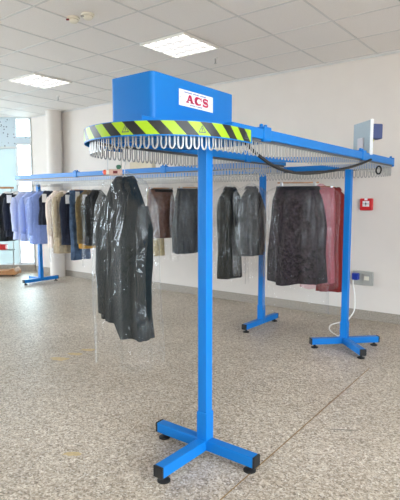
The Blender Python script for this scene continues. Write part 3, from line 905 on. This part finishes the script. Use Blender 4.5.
p = spot(48.5); hanger(p, Q, label='wire hanger of the short navy vest behind the blue shirt', group=HG)
jacket('vest', 'short dark navy vest with white paper tag beside the strongest blue shirt', 'vest', p, Q, .17, .06, .52, f_navy, 25, 0, tagcol=f_paper, tagpos=(-.15, -.22))
p = spot(58); hanger(p, Q+.05, label='wire hanger of the pinkish white jacket', group=HG)
jacket('jacket', 'pinkish white jacket just right of the blue shirts', 'jacket', p, Q+.05, .19, .085, .86, f_pale, 26, .58)
p = spot(64.5); hanger(p, Q, label='wire hanger of the khaki jacket', group=HG)
jacket('jacket', 'khaki quilted jacket with a pale collar next to the denim', 'jacket', p, Q, .19, .09, .94, f_khaki, 27, .60, collar=f_pale, amp=.014)
sheath('clear plastic cover over the khaki jacket', p, Q, .26, .14, 1.12, 9)
p = spot(72.5); hanger(p, Q, label='wire hanger of the navy jacket beside the jeans', group=HG)
jacket('jacket', 'dark navy jacket with white paper shoulders, left of the jeans', 'jacket', p, Q, .19, .075, .80, f_navy, 28, .56, collar=f_paper, tagcol=f_paper, tagpos=(-.18, -.24))

def trousers(label, loc, rz, mat, seed, w=.17, d=.05, L=1.02, top=-.115, band=None):
    t = thing('jeans', label, 'jeans', loc, rz, None, local=True)
    loft([(top, w, d*.8), (top-.04, w, d*.85), (top-.26, w*1.08, d*1.1)], seed, .006, 5, m=10).build('hip', mat, t, True)
    loft([(top+.004, w*1.02, d*.86), (top-.032, w*1.03, d*.9)], seed, 0, 3, m=2).build('waistband', mat, t, True)
    for s_ in (-1, 1):
        loft([(top-.24, w*.54, d*1.08), (top-.6, w*.46, d*.95), (top-L, w*.44, d*.9)], seed+s_, .012, 4, n=40, m=24, x0=s_*w*.53).build('leg', mat, t, True)
        MB().box((s_*w*.5, -d*1.12, top-.09), (.10, .004, .10), 0, .001).build('pocket', mat, t)
    return t
p = spot(79.5); hanger(p, Q, 'clip', .30, label='clip hanger of the blue jeans', group=HG)
trousers('faded blue jeans hanging between the navy and olive jackets', p, Q, f_jean, 31)
tg = MB().box((0, 0, 0), (.002, .09, .14), 0).build('paper_slip', f_paper, None, origin=(0, 0, 0)); tg.location = p+Vector((.075, -.10, -.20)); tg.rotation_euler = (0, .05, .2)
tag(tg, 'white paper slip pinned on the front of the blue jeans', 'paper slip')
p = spot(89); hanger(p, Q, label='wire hanger of the olive brown jacket', group=HG)
t = jacket('jacket', 'olive brown jacket with ochre hem left of the long coat', 'jacket', p, Q, .20, .085, .76, f_olive, 32, .60, lapel=f_olive, tagcol=f_paper, tagpos=(-.18, -.24))
loft([(-.82, .175, .075), (-.95, .18, .08)], 33, .01, 6, m=8).build('hem_lining', f_ochre, t, True)
p = spot(97); hanger(p, Q, label='wire hanger of the black jacket half hidden by the long coat', group=HG)
jacket('jacket', 'black jacket mostly hidden behind the long coat', 'jacket', p, Q, .19, .08, .78, f_black, 34, .55)
sheath('clear plastic cover left of the long dark coat, on the far row', p, Q, .255, .12, 1.12, 12)
# brown skirt with tan piece
p = spot(161); hanger(p, Q-.35, 'clip', .34, label='clip hanger of the brown skirt right of the long coat', group=HG)
t = skirt('brown skirt hanging just right of the long dark coat', p, Q-.35, .165, .20, .075, .62, f_brown, 41, .010, 6, band=f_black)
p2 = p+Vector((-.10, .0, 0)); hanger(p2, Q-.3, 'clip', .28, label='clip hanger behind the brown skirt, holding the tan skirt', group=HG)
skirt('longer tan skirt showing below the brown skirt', p2, Q-.3, .11, .125, .04, .86, f_tan, 42, .008, 5)
sheath('clear plastic cover over the brown skirt', p, Q-.35, .235, .12, .98, 14)
# dark grey skirt left of the nearest post
p = spot(190); hanger(p, Q-.45, 'clip', .30, label='clip hanger of the dark grey skirt beside the nearest post', group=HG)
skirt('dark grey pleated skirt partly behind the nearest blue post', p, Q-.45, .165, .225, .07, .78, f_grey, 43, .020, 7, hem=.008)
sheath('clear plastic cover over the dark grey skirt beside the nearest post', p, Q-.45, .245, .12, .92, 15)
# dark olive coat and silver jacket
p = spot(230.5); hanger(p, Q-.15, label='wire hanger of the dark olive coat right of the nearest post', group=HG)
jacket('long_coat', 'dark olive long coat with black sleeves, right of the nearest post', 'coat', p, Q-.15, .165, .08, 1.04, f_olivedk, 51, .66, collar=f_black, lapel=f_black, slope=.06)
sheath('clear plastic cover over the dark olive coat', p, Q-.15, .24, .13, 1.16, 16)
p = spot(251.5); hanger(p, Q-.12, label='wire hanger of the grey jacket in front of the two-legged stand', group=HG)
jacket('jacket', 'grey jacket in shiny plastic in front of the two-legged stand', 'jacket', p, Q-.12, .15, .08, .76, f_silver, 52, .60, lapel=f_dark, slope=.08)
sheath('shiny clear plastic cover over the grey jacket', p, Q-.12, .215, .13, 1.03, 17, 'film_heavy', .022)
# big patterned skirt at the corner
p = spot(298, 4.60); p.x += .0
hanger(p, .30, 'clip', .42, label='wide clip hanger of the patterned black skirt', group=HG, hook_len=.080)
skirt('wide flared black patterned skirt with small flecks, at the corner', p, .30, .215, .30, .12, .98, f_patt, 61, .026, 8, band=f_black, hem=.02, crease=.012, top=-.125)
sheath('long clear plastic cover over the patterned black skirt', p, .30, .33, .17, 1.36, 18, 'film', .02, 4, top=-.06)
p = Vector((x_on_line(322, 5.16), 5.16, Z_HOOK)); p = spot(321, 5.35)
hanger(p, .55, 'clip', .30, label='clip hanger of the pink garment behind the patterned skirt', group=HG)
skirt('pinkish skirt showing right of the patterned black skirt', p, .55, .15, .17, .07, 1.10, f_pink, 62, .012, 6)
sheath('pink tinted plastic cover right of the patterned black skirt', p, .55, .22, .11, 1.20, 19, 'film_pink', .014, 4)
p = spot(334, YB); hanger(p, .5, label='wire hanger of the maroon garment behind the corner stand', group=HG)
jacket('dress', 'maroon red dress behind the corner stand post', 'dress', p, .5, .15, .07, 1.24, f_maroon, 63, 0, amp=.016, kf=7, flare=1.25)

# ------------------------------------------------------------------ wooden rack at the far left edge
def facade_pt(px, z, dist):
    d = fw + rt*(px-200)/F + up*(250-250)/F
    k = dist; v = d*k; return Vector((v.x, v.y, z))
ra = px_on_d(11.5, 200, 9.9); rb_ = px_on_d(-26, 200, 9.9)
ra.z = rb_.z = 0; rd = (rb_-ra).normalized(); rrz = math.atan2(rd.y, rd.x)
wr = thing('wooden_rack', 'wooden clothes rack at the windows, cut by the picture edge', 'clothes rack', tuple(ra))
for q in (ra, rb_):
    MB().tube([q+Vector((0, 0, .10)), q+Vector((0, 0, 1.78))], .009, 8).build('post', 'steel', wr, True)
n_ = Vector((rd.y, -rd.x, 0))
MB().box((ra+rb_)/2+Vector((0, 0, 1.785)), ((rb_-ra).length+.1, .035, .04), rrz, .004).build('top_bar', 'wood', wr)
b = MB(); Pb = []
mid = (ra+rb_)/2; ln = (rb_-ra).length/2+.09
prof_ = [(-ln, .04), (-ln, .09), (-ln*.9, .17), (-ln*.75, .14), (-ln*.5, .12), (0, .11), (ln*.5, .12), (ln*.75, .14), (ln*.9, .17), (ln, .09), (ln, .04)]
vs = [mid-rd*u_*-1+n_*.16+Vector((0, 0, z)) for u_, z in prof_]+[mid-rd*u_*-1-n_*.16+Vector((0, 0, z)) for u_, z in prof_]
k = len(prof_)
b.add(vs, [tuple(range(k)), tuple(range(k, 2*k))[::-1]]+[(i, (i+1) % k, k+(i+1) % k, k+i) for i in range(k)])
b.build('base', 'wood', wr)
b = MB()
for q in (ra+rd*.02, rb_-rd*.02): b.lathe(q, [(.03, 0), (.03, .03), (.012, .045)], 12)
b.build('foot', 'black', wr)
MB().box(mid+Vector((0, 0, .53)), ((rb_-ra).length, .22, .012), rrz).build('glass_shelf', 'frost', wr)
rbx = px_on_d(0.5, 200, 9.88); rbx.z = .537
rt_ = thing('red_box', 'small red box on the shelf of the wooden rack by the windows', 'box', tuple(rbx))
MB().box(rbx+Vector((0, 0, .045)), (.17, .12, .09), rrz, .004).build('box_body', 'red', rt_)
MB().box(rbx+Vector((0, 0, .1)), (.178, .128, .02), rrz, .004).build('box_lid', 'red', rt_)
p = px_on_d(7, 200, 9.9); p.z = 1.805
p = ra+rd*((px_on_d(7, 200, 9.9)-px_on_d(11.5, 200, 9.9)).length); p.z = 1.812
hanger(p, rrz+1.2, label='wire hanger on the bar of the wooden rack', group=None)
jacket('jacket', 'dark jacket on the wooden rack, leftmost garment in the photo', 'jacket', p, rrz+1.2, .19, .08, .98, f_dark, 71, .62, collar=f_paper, tagcol=f_paper, tagpos=(.05, -.22))

# ------------------------------------------------------------------ marks on the floor
def blotch(px, py, w_, h_, ang, mat, seed, name, label):
    r = random.Random(seed); x, y = on_floor(px, py); P = []
    for i in range(22):
        a = 2*PI*i/22; k = 1+r.uniform(-.25, .25)
        u_, v_ = w_*k*math.cos(a), h_*k*math.sin(a)
        P.append((x+u_*math.cos(ang)-v_*math.sin(ang), y+u_*math.sin(ang)+v_*math.cos(ang), .0008))
    return tag(MB().add(P, [tuple(range(22))]).build(name, mat, None, origin=(x, y, 0)), label, 'floor mark', None)

for k_, (px_, py_, w_, h_, an) in enumerate(((60, 359, .09, .05, .5), (75, 354, .08, .04, .6), (88, 350, .08, .04, .5))):
    blotch(px_, py_, w_, h_, an, 'stain', 80+k_, 'floor_stain', 'faint yellow stain on the floor left of the long dark coat')['group'] = 'yellow stains left of the coat'
blotch(73, 454, .06, .022, .6, 'stain', 91, 'floor_stain', 'faint yellow stain low on the floor, in front of the nearest stand')
blotch(344, 430, .09, .006, .55, 'scuff', 92, 'floor_scuff', 'long thin dark scuff on the floor beside the brass strip')
# ------------------------------------------------------------------ light
W = bpy.data.worlds.new('world'); S.world = W; W.use_nodes = True
bg = W.node_tree.nodes['Background']
bg.inputs['Color'].default_value = (.80, .91, 1.0, 1); bg.inputs['Strength'].default_value = 12.0
def portal(c, rot, sx_, sy_):
    l = bpy.data.lights.new('window_portal', 'AREA'); l.shape = 'RECTANGLE'; l.size = sx_; l.size_y = sy_
    l.cycles.is_portal = True
    o = bpy.data.objects.new('window_portal', l); COL.objects.link(o); o.location = c; o.rotation_euler = rot
portal((RX+.1, .2, 1.735), (0, PI/2, 0), 1.97, 6.4)
portal((LX-.05, -.0, 1.63), (0, -PI/2, 0), 3.0, 8.2)
portal((CX+ux*1.7, WY+uy*1.7, 1.7), (PI/2, 0, math.atan2(uy, ux)), 3.6, 3.2)

for r_ in ROOTS:
    if '_o' in r_: del r_['_o']

S.view_settings.view_transform = 'Standard'; S.view_settings.look = 'None'
S.view_settings.gamma = 1; S.view_settings.use_curve_mapping = False
S.view_settings.exposure = 0.42
S.cycles.max_bounces = 10; S.cycles.transparent_max_bounces = 24; S.cycles.diffuse_bounces = 6
S.cycles.use_denoising = True
S.cycles.caustics_reflective = False; S.cycles.caustics_refractive = False
